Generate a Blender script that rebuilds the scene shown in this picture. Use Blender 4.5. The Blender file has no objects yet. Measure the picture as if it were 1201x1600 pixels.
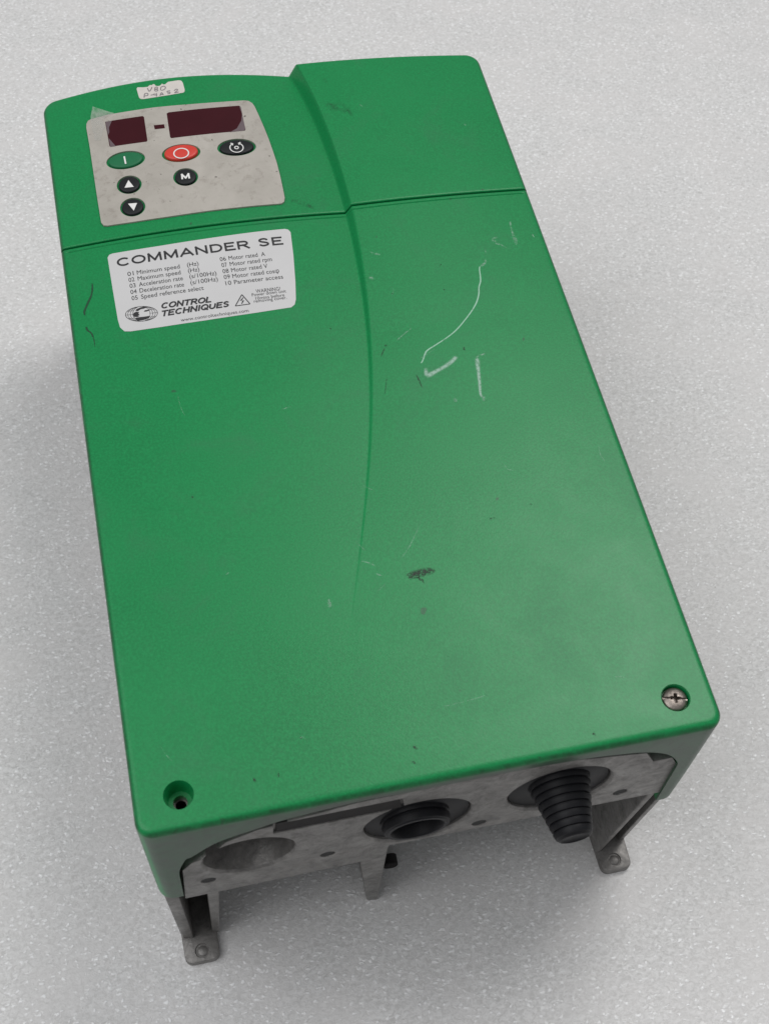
import bpy, bmesh, math, random
import numpy as np
from mathutils import Vector, Euler, Matrix

random.seed(7)
scene = bpy.context.scene
col = scene.collection

# ---------------------------------------------------------------- camera (all lengths in mm, built in metres)
OX, OY = 95.0, 162.0                      # base centre of the drive becomes the world origin
POSE = [27.87662, -141.99089, 553.46525, 0.55232, -0.04295, -0.21584, 2136.28252, 325.00031, 146.65351]       # solved from the photograph's edges
CAM, CROT, FPX = np.array(POSE[:3]), tuple(POSE[3:6]), POSE[6]
W, L, H = 190.0, POSE[7], POSE[8]
cam_data = bpy.data.cameras.new('camera')
cam_data.sensor_fit = 'VERTICAL'
cam_data.sensor_height = 36.0
cam_data.lens = 36.0 * FPX / 1600.0
cam_data.clip_start = 0.01
cam_data.clip_end = 50.0
cam_data.dof.use_dof = True
cam_data.dof.focus_distance = 0.56
cam_data.dof.aperture_fstop = 30.0
cam = bpy.data.objects.new('camera', cam_data)
cam.location = ((CAM[0] - OX) / 1000, (CAM[1] - OY) / 1000, CAM[2] / 1000)
cam.rotation_euler = CROT
col.objects.link(cam)
scene.camera = cam

# ---------------------------------------------------------------- light
world = bpy.data.worlds.new('World')
scene.world = world
world.use_nodes = True
bg = world.node_tree.nodes['Background']
bg.inputs[0].default_value = (0.95, 0.97, 1.0, 1)
bg.inputs[1].default_value = 0.31


def area(name, loc, target, sx, sy, energy, color):
    d = bpy.data.lights.new(name, 'AREA')
    d.shape = 'RECTANGLE'
    d.size, d.size_y = sx, sy
    d.energy = energy
    d.color = color
    o = bpy.data.objects.new(name, d)
    o.location = loc
    o.rotation_euler = (Vector(target) - Vector(loc)).to_track_quat('-Z', 'Y').to_euler()
    col.objects.link(o)
    return o


area('ceiling_lamp', (0.64, 0.47, 1.65), (0.05, 0, 0.1), 0.75, 0.6, 11.5, (1.0, 0.985, 0.965))
area('left_fill_lamp', (-1.05, -0.05, 1.85), (-0.05, 0, 0.05), 1.6, 1.6, 19.5, (0.985, 0.99, 1.0))  # unseen fill light, added to lighten the shadow on the left
vs = scene.view_settings
vs.view_transform = 'Standard'
vs.look = 'None'
vs.exposure = 0.0
vs.gamma = 1.0
vs.use_curve_mapping = False

# ---------------------------------------------------------------- pixel rays
_R = np.array(Euler(CROT, 'XYZ').to_matrix())


def ray(u, v):
    return _R @ np.array([(u - 600.5) / FPX, -(v - 800) / FPX, -1.0])


def hit(u, v, ax, val):
    d = ray(u, v)
    return CAM + d * (val - CAM[ax]) / d[ax]


# ---------------------------------------------------------------- shape of the cover's top
_ys = np.array([0, 40, 71, 86, 111, 143.5, 178.7, 204, 222, 240, 251, 269, 293, 310, 324.4, 345])
_xs = np.array([60, 72, 82, 87, 94.5, 103, 109.3, 112, 112.9, 113.2, 113.3, 113.1, 111.2, 108.6, 105.2, 99])
_cf = np.polyfit(_ys, _xs, 6)


def swoosh(y):
    return float(np.polyval(_cf, min(max(y, 60.0), 345.0))) if y > 60 else float(np.polyval(_cf, 60.0)) - (60 - y) * 0.3


def ramp_w(y):
    return float(np.interp(y, [60, 100, 143, 178, 204, 241, 325], [0.5, 0.6, 0.8, 1.2, 1.7, 2.6, 3.3]))


def c_right(y):
    return float(np.interp(y, [60, 86, 111, 143, 178, 204, 241, 285, 325, 345], [0, .05, .22, .66, 1.4, 2.3, 3.9, 5.2, 6.2, 6.6]))


def c_left(y):
    return float(np.interp(y, [40, 100, 160, 241, 300, 345], [0, .5, 1.5, 2.9, 3.6, 4.2]))


def surf(x, y):
    s, w = swoosh(y), ramp_w(y)
    if x <= s:
        m = s / 2
        return H + c_left(y) * max(0.0, 1 - ((x - m) / m) ** 2)
    cr = c_right(y)
    if x < s + w:
        return H + cr * (x - s) / w
    t = min(1.0, (x - s - w) / (W - s - w))
    return H + cr * (1 - t ** 1.8)


def px(u, v):
    z = H
    for _ in range(14):
        p = hit(u, v, 2, z)
        z = surf(p[0], p[1])
    return float(p[0]), float(p[1])


# ---------------------------------------------------------------- helpers
def mm(v):
    return ((v[0] - OX) / 1000, (v[1] - OY) / 1000, v[2] / 1000)


def obj(name, bm, mat, parent=None, smooth=None, label=None):
    """link a bmesh given in mm as one mesh object"""
    for v in bm.verts:
        v.co = mm(v.co)
    me = bpy.data.meshes.new(name)
    bm.to_mesh(me)
    bm.free()
    if mat:
        me.materials.append(mat)
    o = bpy.data.objects.new(name, me)
    col.objects.link(o)
    if parent:
        o.parent = parent
    if smooth is not None:
        me.polygons.foreach_set('use_smooth', [True] * len(me.polygons))
        me.set_sharp_from_angle(angle=math.radians(smooth))
    if label:
        o['label'] = label
    return o


def box_bm(bm, x0, x1, y0, y1, z0, z1, top=None):
    vs_ = [bm.verts.new(p) for p in ((x0, y0, z0), (x1, y0, z0), (x1, y1, z0), (x0, y1, z0),
                                     (x0, y0, z1), (x1, y0, z1), (x1, y1, z1), (x0, y1, z1))]
    for f in ((3, 2, 1, 0), (4, 5, 6, 7), (0, 1, 5, 4), (1, 2, 6, 5), (2, 3, 7, 6), (3, 0, 4, 7)):
        bm.faces.new([vs_[i] for i in f])
    return vs_


def hexa(bm, bot, top):
    """solid from a bottom and a top quad (same winding, counter-clockwise seen from above)"""
    a = [bm.verts.new(p) for p in bot]
    b = [bm.verts.new(p) for p in top]
    n = len(a)
    bm.faces.new(a[::-1])
    bm.faces.new(b)
    for i in range(n):
        j = (i + 1) % n
        bm.faces.new((a[i], a[j], b[j], b[i]))


def lathe(bm, prof, origin, axis, seg=32, close=True):
    """prof = [(along, radius)], revolved round axis through origin"""
    ax = Vector(axis).normalized()
    q = Vector((0, 0, 1)).rotation_difference(ax)
    rings = []
    for a, r in prof:
        rings.append([bm.verts.new(Vector(origin) + q @ Vector((r * math.cos(2 * math.pi * i / seg), r * math.sin(2 * math.pi * i / seg), a)))
                      for i in range(seg)])
    for k in range(len(rings) - 1):
        for i in range(seg):
            j = (i + 1) % seg
            bm.faces.new((rings[k][i], rings[k][j], rings[k + 1][j], rings[k + 1][i]))
    if close:
        bm.faces.new(rings[0][::-1])
        bm.faces.new(rings[-1])


def boolean(o, cutter_bm, smooth=35, op='DIFFERENCE'):
    """apply a cut given in mm, remove the cutter"""
    bmesh.ops.recalc_face_normals(cutter_bm, faces=cutter_bm.faces)
    c = obj('cutter', cutter_bm, None)
    m = o.modifiers.new('cut', 'BOOLEAN')
    m.operation = op
    m.solver = 'EXACT'
    m.object = c
    bpy.context.view_layer.update()
    dg = bpy.context.evaluated_depsgraph_get()
    me = bpy.data.meshes.new_from_object(o.evaluated_get(dg))
    o.modifiers.clear()
    old = o.data
    o.data = me
    bpy.data.meshes.remove(old)
    cm = c.data
    bpy.data.objects.remove(c)
    bpy.data.meshes.remove(cm)
    me.polygons.foreach_set('use_smooth', [True] * len(me.polygons))
    me.set_sharp_from_angle(angle=math.radians(smooth))


def soften(o, width):
    m = o.modifiers.new('edge', 'BEVEL')
    m.width = width / 1000
    m.segments = 2
    m.limit_method = 'ANGLE'
    m.angle_limit = math.radians(35)
    bpy.context.view_layer.update()
    me = bpy.data.meshes.new_from_object(o.evaluated_get(bpy.context.evaluated_depsgraph_get()))
    o.modifiers.clear()
    o.data = me
    me.polygons.foreach_set('use_smooth', [True] * len(me.polygons))
    me.set_sharp_from_angle(angle=math.radians(50))


def spline(pts, n=6, closed=False):
    """Catmull-Rom through the points"""
    out = []
    P = [np.array(p, float) for p in pts]
    N = len(P)
    rng = range(N if closed else N - 1)
    for i in rng:
        g = (lambda k: P[k % N]) if closed else (lambda k: P[min(max(k, 0), N - 1)])
        p0, p1, p2, p3 = g(i - 1), g(i), g(i + 1), g(i + 2)
        for s in range(n):
            t = s / n
            out.append(0.5 * ((2 * p1) + (-p0 + p2) * t + (2 * p0 - 5 * p1 + 4 * p2 - p3) * t * t + (-p0 + 3 * p1 - 3 * p2 + p3) * t ** 3))
    if not closed:
        out.append(P[-1])
    return [tuple(p) for p in out]


def drape(name, outer, lo, hi, mat, parent, holes=(), step=4.0, smooth=40, label=None, zfun=None, bevel=0.0):
    """sheet with thickness laid on the cover: outline in mm (x, y), from surf+lo to surf+hi"""
    zf = zfun or surf
    bm = bmesh.new()
    edges = []
    for loop in [outer] + list(holes):
        vv = [bm.verts.new((p[0], p[1], 0)) for p in loop]
        for i in range(len(vv)):
            edges.append(bm.edges.new((vv[i], vv[(i + 1) % len(vv)])))
    bmesh.ops.triangle_fill(bm, use_beauty=True, use_dissolve=False, edges=edges)
    xs_ = [p[0] for p in outer]
    ys_ = [p[1] for p in outer]
    if step:
        x = min(xs_) + step
        while x < max(xs_) - 0.3:
            bmesh.ops.bisect_plane(bm, geom=bm.verts[:] + bm.edges[:] + bm.faces[:], plane_co=(x, 0, 0), plane_no=(1, 0, 0))
            x += step
        y = min(ys_) + step * 2.5
        while y < max(ys_) - 0.3:
            bmesh.ops.bisect_plane(bm, geom=bm.verts[:] + bm.edges[:] + bm.faces[:], plane_co=(0, y, 0), plane_no=(0, 1, 0))
            y += step * 2.5
    bmesh.ops.recalc_face_normals(bm, faces=bm.faces)
    if bm.faces[:] and sum(f.normal.z for f in bm.faces) < 0:
        bmesh.ops.reverse_faces(bm, faces=bm.faces)
    top = {v: zf(v.co.x, v.co.y) for v in bm.verts}
    if hi - lo > 1e-6:
        r = bmesh.ops.extrude_face_region(bm, geom=bm.faces[:])
        new = [g for g in r['geom'] if isinstance(g, bmesh.types.BMVert)]
        ns = set(new)
        for v in bm.verts:
            v.co.z = zf(v.co.x, v.co.y) + (hi if v in ns else lo)
        bmesh.ops.recalc_face_normals(bm, faces=bm.faces)
    else:
        for v in bm.verts:
            v.co.z = top[v] + hi
    return obj(name, bm, mat, parent, smooth, label)


def crop(pts, ox, oy, s):
    return [(ox + p[0] / s, oy + p[1] / s) for p in pts]


def P(pts):
    return [px(*p) for p in pts]


def ribbon(bm, pts, widths, off, n=6, zf=None):
    """stroke on the cover: points in mm (x, y), widths in mm"""
    zf = zf or surf
    data = spline([(p[0], p[1], w) for p, w in zip(pts, widths)], n)
    prev = None
    for i, (x, y, w) in enumerate(data):
        a = data[max(i - 1, 0)]
        b = data[min(i + 1, len(data) - 1)]
        dx, dy = b[0] - a[0], b[1] - a[1]
        l = math.hypot(dx, dy) or 1
        nx, ny = -dy / l * w / 2, dx / l * w / 2
        p = [bm.verts.new((x + nx, y + ny, zf(x + nx, y + ny) + off)), bm.verts.new((x - nx, y - ny, zf(x - nx, y - ny) + off))]
        if prev:
            f = bm.faces.new((prev[0], prev[1], p[1], p[0]))
            f.normal_update()
            if f.normal.z < 0:
                f.normal_flip()
        prev = p


def text_bm(body, bold=0.0, shear=0.0):
    cu = bpy.data.curves.new('t', 'FONT')
    cu.body = body
    cu.offset = bold
    cu.shear = shear
    cu.resolution_u = 3
    o = bpy.data.objects.new('t', cu)
    col.objects.link(o)
    bpy.context.view_layer.update()
    me = bpy.data.meshes.new_from_object(o.evaluated_get(bpy.context.evaluated_depsgraph_get()))
    bpy.data.objects.remove(o)
    bpy.data.curves.remove(cu)
    bm = bmesh.new()
    bm.from_mesh(me)
    bpy.data.meshes.remove(me)
    return bm


CAPH = None


def lettering(body, p0, p1, cap, off, mat, parent, bold=0.0, shear=0.0, zf=None, name='lettering'):
    """text whose baseline runs from p0 to p1 (mm on the cover), capital height cap mm"""
    global CAPH
    zf = zf or surf
    if CAPH is None:
        t = text_bm('H')
        CAPH = max(v.co.y for v in t.verts)
        t.free()
    bm = text_bm(body, bold, shear)
    x0 = min(v.co.x for v in bm.verts)
    x1 = max(v.co.x for v in bm.verts)
    a, b = np.array(p0), np.array(p1)
    d = b - a
    ln = np.linalg.norm(d)
    up = np.array([-d[1], d[0]]) / ln
    for v in bm.verts:
        q = a + d * (v.co.x - x0) / (x1 - x0) + up * (v.co.y / CAPH * cap)
        v.co = (q[0], q[1], zf(q[0], q[1]) + off)
    bm.normal_update()
    return obj(name, bm, mat, parent)


def arc(cx_, cy_, rx, ry, a0, a1, n=18):
    return [(cx_ + rx * math.cos(math.radians(a0 + (a1 - a0) * i / n)), cy_ + ry * math.sin(math.radians(a0 + (a1 - a0) * i / n))) for i in range(n + 1)]


GLYPH = {   # width, strokes in a unit-high box
    'C': (1.15, [arc(.55, .5, .5, .5, 42, 318)]),
    'O': (1.2, [arc(.5, .5, .5, .5, 0, 360, 28)]),
    'Q': (1.2, [arc(.5, .5, .5, .5, 0, 360, 28), [(.6, .28), (.98, -.06)]]),
    'M': (1.25, [[(0.03, 0), (.06, 1)], [(.06, 1), (.5, .08)], [(.5, .08), (.94, 1)], [(.94, 1), (.97, 0)]]),
    'A': (1.15, [[(0, 0), (.5, 1)], [(.5, 1), (1, 0)], [(.2, .30), (.8, .30)]]),
    'N': (1.1, [[(.05, 0), (.05, 1)], [(.05, 1), (.95, 0)], [(.95, 0), (.95, 1)]]),
    'D': (1.1, [[(.05, 0), (.05, 1)], [(.05, 1), (.45, 1)] + arc(.45, .5, .53, .5, 80, -80) + [(.45, 0), (.05, 0)]]),
    'E': (.92, [[(.05, 0), (.05, 1)], [(.05, 1), (.93, 1)], [(.05, .52), (.8, .52)], [(.05, 0), (1, 0)]]),
    'R': (1.05, [[(.05, 0), (.05, 1)], [(.05, 1), (.5, 1)] + arc(.55, .73, .35, .27, 80, -80, 10) + [(.5, .46), (.05, .46)], [(.5, .46), (1, 0)]]),
    'S': (.9, [spline([(.92, .8), (.72, .96), (.42, 1), (.14, .9), (.08, .72), (.3, .57), (.68, .46), (.94, .3), (.88, .1), (.6, 0), (.32, 0), (.04, .18)], 3)]),
    'T': (.95, [[(0, 1), (1, 1)], [(.5, 1), (.5, 0)]]),
    'L': (.85, [[(.05, 1), (.05, 0)], [(.05, 0), (1, 0)]]),
    'H': (1.05, [[(.05, 0), (.05, 1)], [(.95, 0), (.95, 1)], [(.05, .5), (.95, .5)]]),
    'I': (.2, [[(.5, 0), (.5, 1)]]),
    'U': (1.05, [[(.05, 1), (.05, .4)] + arc(.5, .38, .45, .38, 190, 350) + [(.95, .4), (.95, 1)]]),
}


def stroke_text(body, p0, p1, cap, thick, off, mat, parent, shear=0.0, gap=.32, zf=None, name='lettering'):
    """bold capitals drawn as strokes; thick = stroke / capital height"""
    zf = zf or surf
    total = sum(GLYPH[ch][0] for ch in body) + gap * (len(body) - 1)
    a, b = np.array(p0), np.array(p1)
    d = b - a
    ln = np.linalg.norm(d)
    ux = d / ln
    up = np.array([-ux[1], ux[0]])
    k = (ln - thick * cap - shear * cap) / total
    bm = bmesh.new()
    x = 0.0
    lift = 0
    for ch in body:
        w, strokes = GLYPH[ch]
        for st in strokes:
            pts = []
            for gx_, gy_ in st:
                yy = (thick / 2 + gy_ * (1 - thick)) * cap
                xx = thick * cap / 2 + (x + gx_ * w) * k + shear * yy
                q = a + ux * xx + up * yy
                pts.append((q[0], q[1]))
            if len(pts) == 2:        # square the ends
                v = np.array(pts[1]) - np.array(pts[0])
                v = v / np.linalg.norm(v) * thick * cap * .48
                pts = [tuple(np.array(pts[0]) - v), tuple(np.array(pts[1]) + v)]
            ribbon(bm, pts, [thick * cap] * len(pts), off + .004 * (lift % 4), 1, zf)
            lift += 1
        x += w + gap
    return obj(name, bm, mat, parent)


# ---------------------------------------------------------------- materials
def new_mat(name):
    m = bpy.data.materials.new(name)
    m.use_nodes = True
    nt = m.node_tree
    return m, nt, nt.nodes['Principled BSDF']


def node(nt, kind, **kw):
    n = nt.nodes.new(kind)
    for k, v in kw.items():
        if k.startswith('i_'):
            n.inputs[k[2:].replace('_', ' ')].default_value = v
        else:
            setattr(n, k, v)
    return n


def noise(nt, scale, detail=3, rough=0.55, dist=0.0, vec=None):
    n = node(nt, 'ShaderNodeTexNoise')
    n.inputs['Scale'].default_value = scale
    n.inputs['Detail'].default_value = detail
    n.inputs['Roughness'].default_value = rough
    n.inputs['Distortion'].default_value = dist
    if vec is None:
        g = nt.nodes.get('OBJC') or node(nt, 'ShaderNodeTexCoord', name='OBJC')
        vec = g.outputs['Object']
    nt.links.new(vec, n.inputs['Vector'])
    return n


def ramp(nt, src, stops):
    r = node(nt, 'ShaderNodeValToRGB')
    nt.links.new(src, r.inputs[0])
    el = r.color_ramp.elements
    while len(el) > 1:
        el.remove(el[-1])
    for i, (p, c) in enumerate(stops):
        e = el[0] if i == 0 else el.new(p)
        e.position = p
        e.color = (c, c, c, 1) if isinstance(c, (int, float)) else (*c, 1)
    return r


def mixc(nt, fac, a, b, mode='MIX'):
    n = node(nt, 'ShaderNodeMix', data_type='RGBA', blend_type=mode)
    for sock, val in ((n.inputs[0], fac), (n.inputs[6], a), (n.inputs[7], b)):
        if hasattr(val, 'links'):
            nt.links.new(val, sock)
        else:
            sock.default_value = val if isinstance(val, float) else (*val, 1)
    return n.outputs[2]


def bump(nt, bsdf, height, strength, dist):
    b = node(nt, 'ShaderNodeBump')
    b.inputs['Strength'].default_value = strength
    b.inputs['Distance'].default_value = dist
    nt.links.new(height, b.inputs['Height'])
    nt.links.new(b.outputs[0], bsdf.inputs['Normal'])
    return b


def mat_plastic(name, base, rough=0.42):
    m, nt, b = new_mat(name)
    big = noise(nt, 14, 2, 0.6)
    fine = noise(nt, 1300, 1, 0.6)
    c = mixc(nt, ramp(nt, big.outputs[0], [(0.3, 0.0), (0.7, 1.0)]).outputs[0], tuple(v * 0.92 for v in base), tuple(min(1, v * 1.03 + .002) for v in base))
    c = mixc(nt, ramp(nt, fine.outputs[0], [(0.35, 0.0), (0.75, 1.0)]).outputs[0], c, tuple(v * 1.24 + .002 for v in base))
    # specks and rubbed-in grey grime
    sp = noise(nt, 190, 1, 0.5)
    c = mixc(nt, ramp(nt, sp.outputs[0], [(0.79, 0.0), (0.81, 0.6)]).outputs[0], c, (0.035, 0.07, 0.045))
    sm = noise(nt, 38, 4, 0.7, 0.6)
    c = mixc(nt, ramp(nt, sm.outputs[0], [(0.54, 0.0), (0.78, 0.30)]).outputs[0], c, (0.035, 0.15, 0.075))
    # grey dust on the end face, with the floor's grey reflection painted in
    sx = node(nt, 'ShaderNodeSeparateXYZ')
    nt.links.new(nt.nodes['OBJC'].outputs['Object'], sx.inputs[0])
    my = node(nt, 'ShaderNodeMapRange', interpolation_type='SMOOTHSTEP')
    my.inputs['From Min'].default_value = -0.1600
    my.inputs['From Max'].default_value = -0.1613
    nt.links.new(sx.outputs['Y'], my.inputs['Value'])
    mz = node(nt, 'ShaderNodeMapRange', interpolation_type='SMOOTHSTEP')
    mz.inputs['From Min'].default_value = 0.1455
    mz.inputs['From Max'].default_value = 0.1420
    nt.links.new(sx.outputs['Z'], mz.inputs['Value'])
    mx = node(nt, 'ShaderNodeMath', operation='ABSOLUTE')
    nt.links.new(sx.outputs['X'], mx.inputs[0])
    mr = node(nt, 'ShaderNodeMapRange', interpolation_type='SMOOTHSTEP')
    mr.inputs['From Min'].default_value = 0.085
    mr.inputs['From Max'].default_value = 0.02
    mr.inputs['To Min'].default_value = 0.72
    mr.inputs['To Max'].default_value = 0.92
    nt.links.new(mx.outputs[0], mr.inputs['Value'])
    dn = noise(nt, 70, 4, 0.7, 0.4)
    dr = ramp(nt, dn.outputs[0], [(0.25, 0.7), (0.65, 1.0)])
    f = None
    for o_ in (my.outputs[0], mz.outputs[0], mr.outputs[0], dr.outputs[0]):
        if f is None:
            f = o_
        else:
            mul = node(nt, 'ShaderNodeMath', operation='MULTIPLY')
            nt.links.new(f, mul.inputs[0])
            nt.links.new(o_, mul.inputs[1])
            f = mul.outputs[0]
    # dirt packed along the outer edges, with their darker shade painted in
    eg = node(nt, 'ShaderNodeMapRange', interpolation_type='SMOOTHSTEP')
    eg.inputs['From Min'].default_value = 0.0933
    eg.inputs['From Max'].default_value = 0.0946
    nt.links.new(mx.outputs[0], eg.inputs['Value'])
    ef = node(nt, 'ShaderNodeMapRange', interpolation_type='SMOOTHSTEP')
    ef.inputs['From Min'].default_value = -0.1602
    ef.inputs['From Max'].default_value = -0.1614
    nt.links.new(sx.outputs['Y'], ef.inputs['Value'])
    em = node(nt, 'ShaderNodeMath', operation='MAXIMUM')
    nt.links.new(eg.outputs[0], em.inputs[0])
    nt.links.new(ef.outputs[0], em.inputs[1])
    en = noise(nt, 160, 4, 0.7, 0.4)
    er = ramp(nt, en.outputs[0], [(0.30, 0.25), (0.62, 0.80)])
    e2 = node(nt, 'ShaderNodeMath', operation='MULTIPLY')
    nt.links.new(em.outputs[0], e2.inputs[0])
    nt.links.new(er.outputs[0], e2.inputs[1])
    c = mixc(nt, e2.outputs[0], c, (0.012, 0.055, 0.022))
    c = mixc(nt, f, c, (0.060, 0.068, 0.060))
    # black rubs on the end face
    rn = noise(nt, 110, 3, 0.6, 1.0)
    rk = ramp(nt, rn.outputs[0], [(0.66, 0.0), (0.72, 0.7)])
    mul = node(nt, 'ShaderNodeMath', operation='MULTIPLY')
    nt.links.new(rk.outputs[0], mul.inputs[0])
    nt.links.new(my.outputs[0], mul.inputs[1])
    c = mixc(nt, mul.outputs[0], c, (0.03, 0.035, 0.03))
    nt.links.new(c, b.inputs['Base Color'])
    b.inputs['Specular IOR Level'].default_value = 0.36
    rr = node(nt, 'ShaderNodeMapRange')
    rr.inputs['From Min'].default_value = 0.3
    rr.inputs['From Max'].default_value = 0.7
    rr.inputs['To Min'].default_value = rough - 0.02
    rr.inputs['To Max'].default_value = rough + 0.04
    nt.links.new(sm.outputs[0], rr.inputs['Value'])
    nt.links.new(rr.outputs[0], b.inputs['Roughness'])
    bump(nt, b, noise(nt, 1700, 1, 0.6).outputs[0], 0.18, 0.00016)
    return m


def mat_plain(name, base, rough=0.5, metal=0.0, spec=0.5, var=0.0, scale=400):
    m, nt, b = new_mat(name)
    if var:
        n = noise(nt, scale, 3, 0.6)
        c = mixc(nt, n.outputs[0], tuple(v * (1 - var) for v in base), tuple(min(1, v * (1 + var)) for v in base))
        nt.links.new(c, b.inputs['Base Color'])
    else:
        b.inputs['Base Color'].default_value = (*base, 1)
    b.inputs['Roughness'].default_value = rough
    b.inputs['Metallic'].default_value = metal
    b.inputs['Specular IOR Level'].default_value = spec
    return m


def mat_cast(name, base, metal=0.55, rough=0.5):
    m, nt, b = new_mat(name)
    n1 = noise(nt, 130, 5, 0.8, 0.6)
    n2 = noise(nt, 420, 3, 0.6)
    c = mixc(nt, ramp(nt, n1.outputs[0], [(0.32, 0.0), (0.68, 1.0)]).outputs[0], tuple(v * 0.5 for v in base), tuple(v * 1.35 for v in base))
    c = mixc(nt, ramp(nt, n2.outputs[0], [(0.35, 0.0), (0.8, 0.5)]).outputs[0], c, tuple(v * 1.35 for v in base))
    st = noise(nt, 120, 3, 0.6)
    c = mixc(nt, ramp(nt, st.outputs[0], [(0.64, 0.0), (0.74, 0.55)]).outputs[0], c, (0.05, 0.045, 0.04))
    nt.links.new(c, b.inputs['Base Color'])
    b.inputs['Metallic'].default_value = metal
    r = ramp(nt, n1.outputs[0], [(0.3, rough + 0.12), (0.7, rough - 0.08)])
    nt.links.new(r.outputs[0], b.inputs['Roughness'])
    bump(nt, b, noise(nt, 700, 4, 0.65).outputs[0], 0.35, 0.0004)
    return m


def mat_mark(name, color, alpha, scale=900, lo=0.35, hi=0.6):
    """chalky or smeared mark: patchy coverage"""
    m, nt, b = new_mat(name)
    b.inputs['Base Color'].default_value = (*color, 1)
    b.inputs['Roughness'].default_value = 0.7
    n = noise(nt, scale, 3, 0.7)
    r = ramp(nt, n.outputs[0], [(lo, 0.0), (hi, alpha)])
    at = node(nt, 'ShaderNodeAttribute', attribute_name='cover')
    fr = ramp(nt, at.outputs['Fac'], [(0.0, 0.0), (0.7, 1.0)])
    mul = node(nt, 'ShaderNodeMath', operation='MULTIPLY')
    nt.links.new(r.outputs[0], mul.inputs[0])
    nt.links.new(fr.outputs[0], mul.inputs[1])
    nt.links.new(mul.outputs[0], b.inputs['Alpha'])
    return m


def mat_foam():
    m, nt, b = new_mat('white_foam')
    tc = node(nt, 'ShaderNodeTexCoord')
    mp = node(nt, 'ShaderNodeMapping')
    mp.inputs['Scale'].default_value = (1.0, 1.35, 1.0)
    mp.inputs['Rotation'].default_value = (0, 0, 0.5)
    nt.links.new(tc.outputs['Object'], mp.inputs['Vector'])
    v = mp.outputs[0]
    wob = noise(nt, 330, 2, 0.6, 0, v)
    vm = node(nt, 'ShaderNodeVectorMath', operation='MULTIPLY_ADD')
    vm.inputs[1].default_value = (0.0035, 0.0035, 0.0035)
    nt.links.new(wob.outputs['Color'], vm.inputs[0])
    nt.links.new(v, vm.inputs[2])
    cells = node(nt, 'ShaderNodeTexVoronoi', feature='F1')
    cells.inputs['Scale'].default_value = 420
    nt.links.new(vm.outputs[0], cells.inputs['Vector'])
    fine = noise(nt, 480, 3, 0.7, 0.8, v)
    mid = noise(nt, 120, 3, 0.6, 0.6, v)
    fleck = noise(nt, 260, 2, 0.6, 0.4, v)
    c = mixc(nt, ramp(nt, fine.outputs[0], [(0.36, 0.0), (0.62, 1.0)]).outputs[0], (0.55, 0.543, 0.533), (0.78, 0.775, 0.77))
    c = mixc(nt, ramp(nt, mid.outputs[0], [(0.35, 0.0), (0.7, 0.45)]).outputs[0], c, (0.66, 0.655, 0.65))
    pat = noise(nt, 22, 3, 0.6, 0.5, v)
    c = mixc(nt, ramp(nt, pat.outputs[0], [(0.38, 0.0), (0.66, 0.5)]).outputs[0], c, (0.72, 0.70, 0.69))
    grit = noise(nt, 330, 1, 0.5, 0.0, v)
    c = mixc(nt, ramp(nt, grit.outputs[0], [(0.80, 0.0), (0.83, 0.5)]).outputs[0], c, (0.30, 0.28, 0.26))
    # scattered glossy foam skin flecks: sparkle painted as paler colour in some cells
    sel = ramp(nt, cells.outputs['Color'], [(0.42, 0.0), (0.66, 1.0)])
    core = ramp(nt, cells.outputs['Distance'], [(0.16, 1.0), (0.44, 0.0)])
    fm = node(nt, 'ShaderNodeMath', operation='MULTIPLY')
    nt.links.new(sel.outputs[0], fm.inputs[0])
    nt.links.new(core.outputs[0], fm.inputs[1])
    c = mixc(nt, fm.outputs[0], c, (0.93, 0.93, 0.93))
    nt.links.new(c, b.inputs['Base Color'])
    rg = ramp(nt, fm.outputs[0], [(0.0, 0.46), (1.0, 0.22)])
    nt.links.new(rg.outputs[0], b.inputs['Roughness'])
    b.inputs['Specular IOR Level'].default_value = 0.55
    h = node(nt, 'ShaderNodeMath', operation='MULTIPLY_ADD')
    h.inputs[1].default_value = 0.8
    nt.links.new(fm.outputs[0], h.inputs[0])
    nt.links.new(fine.outputs[0], h.inputs[2])
    b1 = bump(nt, b, h.outputs[0], 0.5, 0.0004)
    wave = noise(nt, 9, 2, 0.5, 0.3, v)
    b2 = node(nt, 'ShaderNodeBump')
    b2.inputs['Strength'].default_value = 0.5
    b2.inputs['Distance'].default_value = 0.008
    nt.links.new(wave.outputs[0], b2.inputs['Height'])
    nt.links.new(b2.outputs[0], b1.inputs['Normal'])
    return m


GREEN = (0.003, 0.205, 0.057)
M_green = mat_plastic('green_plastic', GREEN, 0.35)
M_foam = mat_foam()
M_cast = mat_cast('cast_aluminium', (0.20, 0.192, 0.184), 0.45, 0.42)
M_sink = mat_cast('heatsink_aluminium', (0.16, 0.155, 0.15), 0.35, 0.55)
M_slot = mat_plain('dark_grey_plastic', (0.028, 0.026, 0.026), 0.7, spec=0.15, var=0.3)
M_rubber = mat_plain('black_rubber', (0.008, 0.008, 0.010), 0.5, spec=0.24, var=0.3, scale=200)
M_panel = None


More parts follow.
